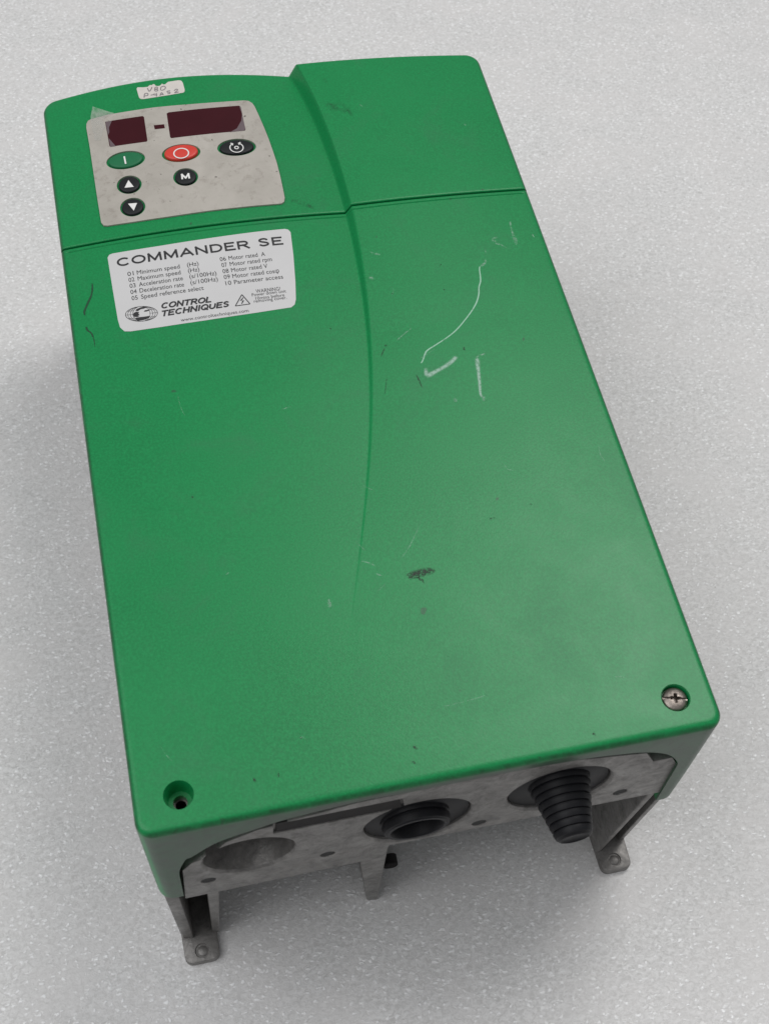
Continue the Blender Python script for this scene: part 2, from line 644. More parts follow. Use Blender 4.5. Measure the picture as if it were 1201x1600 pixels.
def mat_panel():
    m, nt, b = new_mat('grey_membrane')
    n1 = noise(nt, 45, 5, 0.65, 0.4)
    c = mixc(nt, ramp(nt, n1.outputs[0], [(0.35, 0.0), (0.7, 1.0)]).outputs[0], (0.37, 0.345, 0.305), (0.47, 0.44, 0.395))
    n2 = noise(nt, 230, 4, 0.75, 0.3)
    c = mixc(nt, ramp(nt, n2.outputs[0], [(0.54, 0.0), (0.76, 0.6)]).outputs[0], c, (0.20, 0.165, 0.14))
    n3 = noise(nt, 420, 2, 0.5)
    c = mixc(nt, ramp(nt, n3.outputs[0], [(0.715, 0.0), (0.76, 0.8)]).outputs[0], c, (0.06, 0.05, 0.04))
    nt.links.new(c, b.inputs['Base Color'])
    b.inputs['Roughness'].default_value = 0.5
    bump(nt, b, noise(nt, 240, 3, 0.6).outputs[0], 0.15, 0.0004)
    return m


M_panel = mat_panel()
M_label = mat_plain('silver_label', (0.58, 0.575, 0.575), 0.42, var=0.05, scale=60)
M_paper = mat_plain('paper_sticker', (0.62, 0.58, 0.54), 0.75, var=0.10, scale=350)
M_ink = mat_plain('black_ink', (0.018, 0.018, 0.02), 0.5)
M_inkfaint = mat_plain('faded_ink', (0.22, 0.20, 0.21), 0.6)
M_window = mat_plain('maroon_window', (0.045, 0.006, 0.010), 0.38, spec=0.15, var=0.15, scale=120)
M_haze = mat_plain('hazy_window', (0.13, 0.095, 0.105), 0.45, var=0.25, scale=500)
M_btn_green = mat_plain('green_rubber', (0.012, 0.15, 0.06), 0.5, spec=0.3, var=0.1)
M_btn_red = mat_plain('red_rubber', (0.62, 0.045, 0.03), 0.42, var=0.06)
M_btn_black = mat_plain('black_button_rubber', (0.010, 0.011, 0.013), 0.5, spec=0.3, var=0.2)
M_white = mat_plain('white_print', (0.78, 0.77, 0.75), 0.5)
M_steel = mat_cast('worn_steel', (0.27, 0.235, 0.21), 0.9, 0.38)
M_insert = mat_plain('threaded_steel', (0.16, 0.15, 0.14), 0.3, 0.9)
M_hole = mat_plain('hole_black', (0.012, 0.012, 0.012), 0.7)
M_chalk = mat_mark('chalk_mark', (0.50, 0.72, 0.60), 0.62, 700, 0.15, 0.55)
M_chalk_thin = mat_mark('thin_chalk_mark', (0.42, 0.72, 0.54), 0.75, 700, 0.22, 0.42)
M_chalk_faint = mat_mark('faint_chalk_mark', (0.45, 0.66, 0.54), 0.45, 1000, 0.38, 0.62)
M_dark = mat_mark('dark_scuff', (0.03, 0.035, 0.03), 0.9, 1600, 0.40, 0.56)
M_scratch = mat_mark('dark_scratch', (0.012, 0.06, 0.028), 0.85, 500, 0.2, 0.45)
M_smudge = mat_mark('grey_smudge', (0.02, 0.06, 0.035), 0.34, 400, 0.36, 0.70)


def mat_film():
    m, nt, b = new_mat('clear_film')
    b.inputs['Base Color'].default_value = (0.62, 0.62, 0.58, 1)
    b.inputs['Roughness'].default_value = 0.25
    n = noise(nt, 260, 3, 0.6, 0.8)
    r = ramp(nt, n.outputs[0], [(0.35, 0.08), (0.7, 0.30)])
    nt.links.new(r.outputs[0], b.inputs['Alpha'])
    bump(nt, b, n.outputs[0], 0.4, 0.0006)
    return m


M_film = mat_film()

# ---------------------------------------------------------------- the setting: foam sheet
bm = bmesh.new()
bmesh.ops.create_grid(bm, x_segments=40, y_segments=40, size=2000)
for v in bm.verts:
    v.co = (v.co.x + OX, v.co.y + OY, 0)
floor = obj('foam_sheet', bm, M_foam)
floor['kind'] = 'structure'
floor['label'] = 'white foam sheet spread flat under the green drive'

# ---------------------------------------------------------------- the drive
drive = bpy.data.objects.new('motor_drive', None)
drive.empty_display_size = 0.1
col.objects.link(drive)
drive['label'] = 'green box-shaped motor drive with grey keypad panel and cast metal feet, lying on white foam'
drive['category'] = 'motor drive'

SEAM = 241.0
Z_SKIRT = 78.0
RC = 5.5


def drop(d, r):
    if d >= r:
        return 0.0
    d = max(d, 0.0)
    return r - math.sqrt(max(0.0, r * r - (r - d) ** 2))


def cover_bm(y0, y1, corner0, corner1, r0, r1, rside, warp=None, ledge=None, zbot=Z_SKIRT):
    """height-field shell between y0 and y1; corner radii and edge roundings at both ends"""
    ed = [0, .05, .15, .35, .7, 1.2, 1.8, 2.5, 3.4, 4.6, 6, 8]
    rows = []
    front = [0, .04, .12, .3, .6, 1, 1.5, 2.2, 3, 4, 5, 6.2, 8, 10] if corner0 else [0, .04, .12, .25, .45, .8, 1.4, 1.6, 1.75, 1.95, 2.15, 2.4, 3, 5]
    back = [0, .04, .12, .3, .6, 1, 1.5, 2.2, 3, 4, 5, 6.2, 8, 10] if corner1 else [0, .04, .12, .25, .45, .8, 1.4, 1.6, 1.75, 1.95, 2.15, 2.4, 3, 5]
    rows = [y0 + d for d in front]
    a, b = y0 + front[-1], y1 - back[-1]
    n = max(4, int((b - a) / 2.6))
    rows += [a + (b - a) * i / n for i in range(1, n)]
    rows += [y1 - d for d in back[::-1]]
    bm = bmesh.new()
    grid = []
    for y in rows:
        d0, d1 = y - y0, y1 - y
        ins = 0.0
        if corner0 and d0 < corner0:
            ins = max(ins, corner0 - math.sqrt(max(0, corner0 ** 2 - (corner0 - d0) ** 2)))
        if corner1 and d1 < corner1:
            ins = max(ins, corner1 - math.sqrt(max(0, corner1 ** 2 - (corner1 - d1) ** 2)))
        xl, xr = ins, W - ins
        s, w = swoosh(y), ramp_w(y)
        xx = [xl + e for e in ed]
        q = xl + ed[-1]
        k = 26
        xx += [q + (s - 1.2 - q) * i / k for i in range(1, k + 1)]
        xx += [s - .5, s - .15, s + .05 * w, s + .2 * w, s + .5 * w, s + .8 * w, s + .95 * w, s + w + .15, s + w + .5, s + w + 1.2]
        q2 = xr - ed[-1]
        k = 22
        xx += [s + w + 1.2 + (q2 - s - w - 1.2) * i / k for i in range(1, k)]
        xx += [xr - e for e in ed[::-1]]
        row = []
        for x in xx:
            # distance to the rounded outline
            dx = min(x, W - x)
            dd = drop(dx, rside)
            cr, dy, re = (corner0, d0, r0) if d0 < d1 else (corner1, d1, r1)
            if cr and dx < cr and dy < cr:
                dist = cr - math.hypot(cr - dx, cr - dy)
                t = math.atan2(cr - dy, cr - dx) / (math.pi / 2)
                dd = drop(dist, rside + (re - rside) * t)
            else:
                dd = max(dd, drop(dy, re))
            z = surf(x, y) - dd
            # soften the two creases of the swoosh
            if ledge and dy == d1 and 1.5 < d1 < 2.1 and 2 < x < W - 2:
                z -= 0.35 * math.sin(math.pi * (d1 - 1.5) / 0.6)
            yy = y + (warp(x, (y - y0) / (y1 - y0)) if warp else 0)
            row.append(bm.verts.new((x, yy, z)))
        grid.append(row)
    for i in range(len(grid) - 1):
        for j in range(len(grid[0]) - 1):
            bm.faces.new((grid[i][j], grid[i][j + 1], grid[i + 1][j + 1], grid[i + 1][j]))
    loop = grid[0][:] + [r[-1] for r in grid[1:]] + grid[-1][:-1][::-1] + [r[0] for r in grid[1:-1]][::-1]
    cx, cy = W / 2, (y0 + y1) / 2
    prev = loop
    for z, inset in ((None, .05), (zbot + 20, .35), (zbot, .6)):
        ring = []
        for v in loop:
            fx = (v.co.x - cx) / (W / 2)
            fy = (v.co.y - cy) / ((y1 - y0) / 2)
            zz = v.co.z - 6 if z is None else z
            iy = inset if (corner0 and fy < 0) or (corner1 and fy > 0) else 0.0
            ring.append(bm.verts.new((v.co.x - fx * inset, v.co.y - fy * iy, zz)))
        n = len(ring)
        for i in range(n):
            j = (i + 1) % n
            bm.faces.new((prev[j], prev[i], ring[i], ring[j]))
        prev = ring
    bm.faces.new(prev[::-1])
    bmesh.ops.remove_doubles(bm, verts=bm.verts, dist=0.0005)
    bmesh.ops.recalc_face_normals(bm, faces=bm.faces)
    return bm


# lower, screwed-on cover
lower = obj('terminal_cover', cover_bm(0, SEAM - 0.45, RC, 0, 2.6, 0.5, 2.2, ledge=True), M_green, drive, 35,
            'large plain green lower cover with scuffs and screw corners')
# upper cover with arched end
upper = obj('display_cover', cover_bm(SEAM + 0.45, L, 0, 6.0, 0.6, 2.2, 2.0,
                                      warp=lambda x, t: (3.2 * math.sin(math.pi * min(1, max(0, x / swoosh(L)))) if x < swoosh(L) else 0) * t * t),
            M_green, drive, 35, 'green upper cover that carries the keypad')

# screw wells
SL = px(279, 1242)
SR = px(1055, 1090)
c = bmesh.new()
lathe(c, [(0, 3.7), (1.2, 4.2), (6.6, 4.6), (7.3, 4.85), (10, 4.85)], (SL[0], SL[1], H - 7), (0, 0, 1), 40)
boolean(lower, c)
c = bmesh.new()
lathe(c, [(0, 2.3), (30, 2.3)], (SL[0], SL[1], H - 30), (0, 0, 1), 24)
boolean(lower, c)
c = bmesh.new()
lathe(c, [(0, 4.6), (2.6, 4.65), (3.2, 4.95), (6, 4.95)], (SR[0], SR[1], H - 3), (0, 0, 1), 40)
boolean(lower, c)

# opening in the front skirt for the gland plate
PXCUT = [(288, 1409), (282, 1375), (281, 1362), (290, 1345), (300, 1340), (328, 1323), (350, 1313), (400, 1296), (450, 1280), (560, 1253),
         (640, 1238), (700, 1226), (800, 1206), (900, 1188), (970, 1179), (1012, 1176), (1044, 1180), (1058, 1192), (1056, 1200), (1028, 1250)]
cut = [hit(u, v, 1, 0) for u, v in PXCUT]
cut = [(p[0], p[2]) for p in cut]
cut[0] = (cut[0][0], 60)
cut[-1] = (cut[-1][0], 60)
cs = spline(cut[1:-1], 5)
outline = [cut[0]] + cs + [cut[-1]]
c = bmesh.new()
hexa(c, [(p[0], -20, p[1]) for p in outline], [(p[0], 30, p[1]) for p in outline])
boolean(lower, c)

# ---- gland plate (grey casting behind the opening)
YP = 1.2


def plate_pt(u, v, y=YP):
    p = hit(u, v, 1, y)
    return float(p[0]), float(p[2])


pl_t = [plate_pt(u, v) for u, v in ((300, 1349), (330, 1338), (352, 1317), (400, 1298), (560, 1254), (640, 1238), (800, 1206), (900, 1188), (970, 1181), (1010, 1177),
                                    (1020, 1190), (1050, 1184), (1054, 1190))]
bl = plate_pt(290, 1404)
bm1 = plate_pt(556, 1348)
bm2 = plate_pt(608, 1321)
br = plate_pt(1030, 1238)
x0 = plate_pt(284, 1365)
poly = [bl, bm1, (bm2[0] - 1.5, bm1[1]), bm2, br, (br[0] + .6, pl_t[-1][1] - 4)] + [(p[0], p[1]) for p in pl_t[::-1]] + [(x0[0] + .5, pl_t[0][1] - 6)]
bm = bmesh.new()
hexa(bm, [(p[0], YP, p[1]) for p in poly], [(p[0], YP + 22, p[1]) for p in poly])
bmesh.ops.recalc_face_normals(bm, faces=bm.faces)
plate = obj('gland_plate', bm, M_cast, drive, 35, 'grey cast metal end plate with three round cable openings')
HOLES = [(plate_pt(390, 1337), 15.4), (plate_pt(653, 1283), 18.6), (plate_pt(874, 1233), 18.2)]
for (hx, hz), r in HOLES:
    c = bmesh.new()
    lathe(c, [(-3, r + 2.5), (-0.01, r + 0.9), (0.9, r), (19, r - 0.6)], (hx, YP, hz), (0, 1, 0), 56)
    boolean(plate, c)
SMALL = []
for u, v in ((326, 1376), (512, 1335), (748, 1286), (968, 1238)):
    hx, hz = plate_pt(u, v)
    c = bmesh.new()
    lathe(c, [(-3, 2.7), (15, 2.5)], (hx, YP, hz), (0, 1, 0), 24)
    boolean(plate, c)
    SMALL.append((hx, hz))
# rectangular recess with a dark strip
sl = [plate_pt(u, v) for u, v in ((427, 1303), (632, 1262), (629, 1248), (427, 1289))]
c = bmesh.new()
hexa(c, [(p[0], YP - 2, p[1]) for p in sl], [(p[0], YP + 1.2, p[1]) for p in sl])
boolean(plate, c)
bm = bmesh.new()
s2 = [(sl[0][0] + 1.0, sl[0][1] + .3), (sl[1][0] - 1.0, sl[1][1] + .3), (sl[2][0] - 1.0, sl[2][1] - .3), (sl[3][0] + 1.0, sl[3][1] - .3)]
hexa(bm, [(p[0], YP + .35, p[1]) for p in s2], [(p[0], YP + 1.25, p[1]) for p in s2])
bmesh.ops.recalc_face_normals(bm, faces=bm.faces)
obj('blanking_strip', bm, M_slot, plate, 30)
soften(plate, .3)
for hx, hz in SMALL:        # black discs standing in for the shade inside the small holes
    bm = bmesh.new()
    lathe(bm, [(0, 2.45), (.3, 2.2), (.3, 1.0), (1.2, .9), (1.2, .01)], (hx, YP + 0.3, hz), (0, 1, 0), 20)
    bmesh.ops.recalc_face_normals(bm, faces=bm.faces)
    obj('hole_shade_disc', bm, M_hole, plate, 40)
# black sheet standing in for the dark inside behind the openings
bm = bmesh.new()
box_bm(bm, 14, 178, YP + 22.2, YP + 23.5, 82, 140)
obj('dark_backing', bm, M_hole, drive)


# ---- stepped cable grommets
def grommet(hx, hz, r_hole, cx0, length, r_base, r_tip, steps, droop, open_end, label):
    bm = bmesh.new()
    prof = [(-8, r_hole), (-1.2, r_hole), (-1.2, r_base + .9), (-6, r_base + .6)]
    n = steps
    for k in range(n):
        r = r_base + (r_tip - r_base) * k / (n - 1)
        a0, a1 = -6 + (length + 6) * k / n, -6 + (length + 6) * (k + 1) / n
        d = a1 - a0
        rn2 = r_base + (r_tip - r_base) * (k + .8) / (n - 1)
        prof += [(a0, r - .45), (a0 + .10 * d, r - .45), (a0 + .16 * d, r + .12), (a0 + .30 * d, r + .18), (a0 + .92 * d, rn2 + .10), (a0 + .97 * d, rn2 - .30)]
    rt = prof[-1][1]
    if open_end:
        prof += [(length + .3, rt - .3), (length + .3, rt - 1.6), (length - .6, rt - 2.2), (-5, rt - 2.2)]
    else:
        prof += [(length + .5, rt - .35), (length + .7, rt - .9), (length + .1, rt - 1.4), (length - .2, 0.01)]
    ax = (0.0, -math.cos(droop), -math.sin(droop))
    lathe(bm, prof[3:], (cx0[0], YP + 4, cx0[1]), ax, 48)
    # mounting flange that fills the opening
    lathe(bm, [(0, r_hole), (7.6, r_hole), (8, r_hole - .4), (8, 0.01)], (hx, YP + 9.5, hz), (0, -1, 0), 48)
    bmesh.ops.recalc_face_normals(bm, faces=bm.faces)
    return obj('cable_grommet', bm, M_rubber, drive, 50, label)


(hx, hz), hr = HOLES[2]
grommet(hx, hz, hr - .2, (hx - .3, hz + 3.0), 21.5, 12.6, 6.7, 11, 0.05, False, 'closed stepped black rubber cone grommet')
(hx, hz), hr = HOLES[1]
grommet(hx, hz, hr - .2, (hx - 1.0, hz + 1.5), 6.8, 13.0, 11.6, 4, 0.04, True, 'short cut-off black rubber grommet with open end')

# ---- heat sink and feet
bm = bmesh.new()
box_bm(bm, 4, 186, 36, 318, 62, 79.5)
for k in range(19):
    fx = 6 + k * 9.7
    box_bm(bm, fx, fx + 3.2, 40, 316, 6, 62.5)
obj('heat_sink', bm, M_sink, drive)


def slab(bm, pts, thick):
    """pts: four (x, y, z) of a side wall, thickened in +x"""
    hexa(bm, pts, [(p[0] + thick, p[1], p[2]) for p in pts])


def foot_tab(x0, x1, y0, y1, zt, hole):
    """flat lug with rounded corners, a shallow round boss ring"""
    bm = bmesh.new()
    r = 3.0
    pts = []
    for cx_, cy_, a0 in ((x0 + r, y0 + r, 180), (x1 - r, y0 + r, 270)):
        for k in range(7):
            a = math.radians(a0 + 90 * k / 6)
            pts.append((cx_ + r * math.cos(a), cy_ + r * math.sin(a)))
    pts += [(x1 + .6, y1), (x0 - .6, y1)]
    hexa(bm, [(p[0], p[1], 0.05) for p in pts], [(p[0], p[1], zt) for p in pts])
    bmesh.ops.recalc_face_normals(bm, faces=bm.faces)
    e = [e for e in bm.edges if all(abs(v.co.z - zt) < 1e-4 for v in e.verts)]
    bmesh.ops.bevel(bm, geom=e, offset=0.7, segments=2, profile=.6, affect='EDGES')
    return bm


def make_foot(side):
    s = (lambda x: x) if side == 'l' else (lambda x: W - x)
    foot = None
    hx_, hy_ = (10.0, .6) if side == 'l' else (W - 180.7, 2.0)
    off = 0.0 if side == 'l' else 1.8
    # lug
    if side == 'l':
        bmf = foot_tab(3.0, 16.6, -4.0 + off, 28, 4.0, None)
    else:
        bmf = foot_tab(W - 16.6 + 1, W - 3.0, -4.0 + off, 24, 4.0, None)
    bmesh.ops.recalc_face_normals(bmf, faces=bmf.faces)
    o = obj('mounting_foot', bmf, M_cast, drive, 30)
    # round dimple on the lug, with a low pip in it
    q = hit(*((316, 1485) if side == 'l' else (959, 1343)), 2, 4.0)
    c_ = bmesh.new()
    lathe(c_, [(0, 2.6), (.8, 2.85), (3, 2.85)], (q[0], q[1], 3.25), (0, 0, 1), 28)
    boolean(o, c_, 40)
    bmd = bmesh.new()
    lathe(bmd, [(0, 2.2), (.3, 1.9), (.5, 1.1), (.55, .01)], (q[0] + .2, q[1] - .1, 3.2), (0, 0, 1), 28)
    bmesh.ops.recalc_face_normals(bmd, faces=bmd.faces)
    obj('boss', bmd, M_cast, o, 40)
    # outer wall, inner gusset, back wall
    if side == 'l':
        walls = (([(3.0, 6.5, 3.5), (7.5, 5.5, 3.5), (8.0, 34, 3.5), (2.5, 34, 3.5)], [(2.0, 2.6, 79.5), (7.0, 2.2, 79.5), (7.0, 34, 79.5), (1.6, 34, 79.5)]),
                 ([(15.0, 6.5, 3.5), (17.8, 5.8, 3.5), (17.8, 34, 3.5), (15.0, 34, 3.5)], [(17.0, 2.4, 77), (21.5, 2.4, 77), (21.5, 34, 77), (17.0, 34, 77)]),
                 ([(8.2, 26, 3.5), (14.8, 26, 3.5), (14.8, 33, 3.5), (8.2, 33, 3.5)], [(7.2, 24, 78), (16.8, 24, 78), (16.8, 33, 78), (7.2, 33, 78)]))
    else:
        walls = (([(184.6, 9.5, 3.5), (187.6, 10.0, 3.5), (188, 40, 3.5), (184.6, 40, 3.5)], [(185.2, 3.0, 79.5), (187.9, 3.4, 79.5), (188.2, 40, 79.5), (185.2, 40, 79.5)]),
                 ([(173.2, 6.0, 3.5), (176.0, 6.6, 3.5), (176.0, 40, 3.5), (173.2, 40, 3.5)], [(179.2, 2.6, 83), (182.0, 2.6, 83), (182.0, 40, 83), (179.2, 40, 83)]),
                 ([(176.4, 18, 3.5), (184.2, 18, 3.5), (184.2, 26, 3.5), (176.4, 26, 3.5)], [(182.3, 10, 79), (184.8, 10, 79), (184.8, 26, 79), (182.3, 26, 79)]))
    for lo_, hi_ in walls:
        bmg = bmesh.new()
        hexa(bmg, lo_, hi_)
        bmesh.ops.recalc_face_normals(bmg, faces=bmg.faces)
        soften(obj('gusset', bmg, M_cast, o), .7)
    return o


make_foot('l')
make_foot('r')
# rear lugs
for xx in (3.0, W - 16.6):
    bm = bmesh.new()
    box_bm(bm, xx, xx + 13.6, 316, 331, 0.05, 4)
    box_bm(bm, xx + .5, xx + 3.8, 312, 322, 3.6, 79)
    box_bm(bm, xx + 9.8, xx + 13.1, 312, 322, 3.6, 79)
    obj('mounting_foot', bm, M_cast, drive)
# centre rib under the plate
t0, t1 = plate_pt(558, 1351), plate_pt(608, 1323)
b0, b1 = hit(573, 1407, 2, 0.1), hit(590, 1407, 2, 0.1)
bm = bmesh.new()
hexa(bm, [(b0[0], b0[1], .1), (b1[0], b1[1] + .3, .1), (b1[0], 30, .1), (b0[0], 30, .1)],
     [(t0[0] + .3, YP + .05, t1[1] - 2), (bm2[0] - .2, YP + .05, t1[1] - 1), (bm2[0] - .2, 30, t1[1] - 1), (t0[0] + .3, 30, t1[1] - 2)])
bmesh.ops.recalc_face_normals(bm, faces=bm.faces)
soften(obj('centre_rib', bm, M_cast, drive), .6)
bm = bmesh.new()
q = hit(611, 1354, 2, 8)
lathe(bm, [(0, 2.8), (.4, 3.2), (4.5, 3.2)], (q[0], q[1] + 1, 5), (.05, 1, 0), 24)
obj('bolt_end', bm, M_slot, drive, 40)

# ---- cover screw and threaded insert
bm = bmesh.new()
R0 = 4.15
prof = [(-3, R0 * .8), (0, R0)] + [(1.35 * math.sin(a), R0 * math.cos(a) ** .8 if math.cos(a) > 0.02 else .02) for a in [math.radians(d) for d in (8, 20, 32, 44, 56, 68, 78, 89)]]
lathe(bm, prof, (SR[0], SR[1], H - 1.6), (0, 0, 1), 40)
bmesh.ops.recalc_face_normals(bm, faces=bm.faces)
screw = obj('cover_screw', bm, M_steel, drive, 40)
ang = math.radians(-15)


def rot_box(bm, hx_, hy_, z0, z1, shrink=1.0):
    ca, sa = math.cos(ang), math.sin(ang)
    def r(x, y): return (SR[0] + x * ca - y * sa, SR[1] + x * sa + y * ca)
    b = [(*r(x * shrink, y * shrink), z0) for x, y in ((-hx_, -hy_), (hx_, -hy_), (hx_, hy_), (-hx_, hy_))]
    t = [(*r(x, y), z1) for x, y in ((-hx_, -hy_), (hx_, -hy_), (hx_, hy_), (-hx_, hy_))]
    hexa(bm, b, t)


for a in ((5, .38, H - 1.35, H + 1, 1.0), (2.1, .75, H - 2.6, H + 1, .55), (.75, 2.1, H - 2.6, H + 1, .55)):
    c = bmesh.new()
    rot_box(c, *a)
    boolean(screw, c, 40)
bm = bmesh.new()
lathe(bm, [(0, 2.25), (0, 1.75), (12, 1.75), (12, 2.25)], (SL[0], SL[1], H - 22), (0, 0, 1), 24, close=False)
bmesh.ops.recalc_face_normals(bm, faces=bm.faces)
obj('threaded_insert', bm, M_insert, drive, 40)
bm = bmesh.new()
lathe(bm, [(0, 2.2), (2, 2.2)], (SL[0], SL[1], H - 24.5), (0, 0, 1), 20)
obj('well_bottom', bm, M_hole, drive)

# ---- keypad panel
PT = 0.7
panel_px = crop([(52, 305), (53, 285), (60, 270), (75, 261), (160, 238), (280, 218), (400, 200), (500, 190), (600, 182), (750, 171), (870, 163), (895, 165), (915, 177),
                 (928, 195), (950, 243), (975, 300), (1000, 362), (1022, 425), (1042, 485), (1060, 555), (1074, 620), (1084, 670), (1081, 690), (1066, 700),
                 (900, 714), (700, 736), (500, 765), (300, 795), (165, 815), (143, 814), (129, 798), (110, 680), (90, 545), (70, 410)], 120, 110, 3.336)
panel_out = P(panel_px)
KEYS = {'start': ((197, 252), 7.9, 5.0), 'stop': ((283.5, 241), 7.9, 5.0), 'mode_direction': ((370, 232), 8.0, 4.9),
        'up': ((202.5, 290.5), 5.0, 5.0), 'down': ((208, 325.5), 5.0, 5.0), 'menu': ((290.5, 278.5), 5.0, 4.9)}


def ell(cx_, cy_, a, b, n=40):
    return [(cx_ + a * math.cos(2 * math.pi * i / n), cy_ + b * math.sin(2 * math.pi * i / n)) for i in range(n)]


kc = {k: px(*v[0]) for k, v in KEYS.items()}
panel = drape('keypad_panel', panel_out, -0.3, PT, M_panel, drive, holes=[ell(*kc[k], v[1], v[2]) for k, v in KEYS.items()], step=3.0)
for nm, q in (('display_window', [(150, 275), (345, 245), (352, 250), (370, 372), (366, 378), (178, 405), (173, 402)]),
              ('display_window', [(470, 232), (480, 226), (846, 191), (853, 195), (880, 315), (876, 321), (495, 360), (488, 355)]),
              ('dash_window', [(403, 293), (456, 288), (461, 308), (408, 314)])):
    win = drape(nm, P(crop(q, 120, 110, 3.336)), PT + .01, PT + .07, M_window, panel, step=4)
for q in ([(152, 275), (185, 270), (170, 305), (172, 330), (165, 345)], [(168, 360), (205, 402), (178, 406)], [(848, 194), (856, 200), (879, 315), (872, 321), (800, 329), (835, 310), (858, 270), (862, 235)]):
    drape('hazy_corner', P(crop(q, 120, 110, 3.336)), PT + .08, PT + .10, M_haze, panel, step=0)


def key(name, k, a, b, mat, label, h=1.15, shift=(0, 0)):
    cx_, cy_ = kc[k]
    cx_ += shift[0]
    cy_ += shift[1]
    bm = bmesh.new()
    n = 40
    prev = None
    prof = [(-.3, 1.0), (.5, 1.0), (h - .35, .985), (h - .12, .95), (h, .87), (h + .12, .6), (h + .17, .25)]
    for z, f in prof:
        rg = [bm.verts.new((x, y, surf(cx_, cy_) + (surf(x, y) - surf(cx_, cy_)) + z)) for x, y in ell(cx_, cy_, a * f if f < .999 else a, b - (1 - f) * a if b - (1 - f) * a > .2 * b else b * f, n)]
        if prev:
            for i in range(n):
                bm.faces.new((prev[i], prev[(i + 1) % n], rg[(i + 1) % n], rg[i]))
        prev = rg
    bm.faces.new(prev)
    return obj(name, bm, mat, drive, 60, label)


k_start = key('start_button', 'start', 7.0, 4.2, M_btn_green, 'green oval start button with white bar')
k_stop = key('stop_button', 'stop', 6.9, 4.2, M_btn_red, 'red oval stop button with white ring', 1.5)
k_dir = key('direction_button', 'mode_direction', 7.1, 4.1, M_btn_black, 'black oval button with rotation arrows')
k_up = key('arrow_button', 'up', 4.3, 4.2, M_btn_black, 'black round button with white up triangle')
k_dn = key('arrow_button', 'down', 4.3, 4.2, M_btn_black, 'black round button with white down triangle')
k_m = key('menu_button', 'menu', 4.3, 4.2, M_btn_black, 'black round button with white letter M')


def dome(k, h):
    cx_, cy_ = kc[k]
    def f(x, y):
        return surf(x, y) + h + 0.26
    return f


def on_key(pts, zo=1.4):
    """pixel points lifted to the key top"""
    out = []
    for u, v in pts:
        z = H
        for _ in range(10):
            p = hit(u, v, 2, z)
            z = surf(p[0], p[1]) + zo
        out.append((float(p[0]), float(p[1])))
    return out


def stroke_obj(name, pts_list, width, mat, parent, off, n=6, zf=None):
    bm = bmesh.new()
    for pts in pts_list:
        ribbon(bm, pts, [width] * len(pts) if not isinstance(width, (list, tuple)) else width, off, n, zf)
    return obj(name, bm, mat, parent)


ZK = dome('start', 1.15)
stroke_obj('bar_symbol', [on_key(crop([(248, 448), (252, 468), (256, 487)], 120, 110, 3.336))], .65, M_white, k_start, 0, zf=ZK)
cc = on_key(crop([(545, 432)], 120, 110, 3.336), 1.7)[0]
stroke_obj('ring_symbol', [ell(cc[0], cc[1], 3.0, 2.75, 28) + [(cc[0] + 3.0, cc[1])]], .5, M_white, k_stop, 0, n=1, zf=dome('stop', 1.5))
cc = on_key(crop([(833, 402)], 120, 110, 3.336))[0]
arcs = [[(cc[0] + 2.7 * math.cos(a), cc[1] + 2.7 * math.sin(a)) for a in np.linspace(math.radians(115), math.radians(425), 30)],
        [(cc[0] + .75 * math.cos(a), cc[1] + .75 * math.sin(a)) for a in np.linspace(0, 2 * math.pi, 16)]]
for sgn, a in ((1, 115), (-1, 65)):
    q = (cc[0] + 2.7 * math.cos(math.radians(a)), cc[1] + 2.7 * math.sin(math.radians(a)))
    arcs.append([(q[0] - sgn * 1.0, q[1] + .35), q, (q[0] - sgn * .25, q[1] - 1.0)])
stroke_obj('rotation_symbol', arcs, .42, M_white, k_dir, 0, n=1, zf=ZK)
for kk, q in ((k_up, [(270, 572), (250, 612), (298, 607)]), (k_dn, [(268, 695), (315, 691), (298, 731)])):
    drape('triangle_symbol', on_key(crop(q, 120, 110, 3.336)), 0, 0.03, M_white, kk, step=0, zfun=ZK)
q = on_key(crop([(545, 568), (593, 563)], 120, 110, 3.336))
stroke_text('M', q[0], q[1], 3.0, .24, 0.0, M_white, k_m, zf=ZK)

# ---- protective film corners left on the panel
q = P([(146, 172), (160, 174.5), (179, 179), (170, 184), (160, 189), (164, 200), (158, 222), (149, 222), (144, 200), (142.5, 186)])


def film_z(x, y):
    d = math.hypot(x - q[0][0], y - q[0][1])
    return surf(x, y) + PT + .12 + max(0, 1 - d / 7) * 1.1


drape('protective_film', q, 0, 0.04, M_film, drive, step=1.2, zfun=film_z, label='torn clear film corner peeling off the keypad')

# ---- silver label
lab_px = [(168.5, 403), (171, 398.5), (176, 396.5), (250, 384.5), (320, 373.5), (400, 362.5), (445, 358), (450, 359), (454, 363), (458.5, 400), (461.5, 440), (462.3, 468), (460.5, 476), (455, 480.5),
          (400, 489), (320, 501), (250, 511.5), (205, 518), (195, 518), (188, 512), (184.5, 500), (178, 462), (172, 425)]
lab = drape('specification_label', P(lab_px), -.1, .14, M_label, drive, step=3, label='silver label printed COMMANDER SE with parameter list')
TO = .20


def T(body, a, b, cap, bold=0.0, shear=0.0):
    p0, p1 = P(crop([a, b], 160, 340, 3.753))
    lettering(body, p0, p1, cap, TO, M_ink, lab, bold, shear)


def TS(body, a, b, cap, thick, shear=0.0, gap=.32):
    p0, p1 = P(crop([a, b], 160, 340, 3.753))
    stroke_text(body, p0, p1, cap, thick, TO, M_ink, lab, shear, gap)


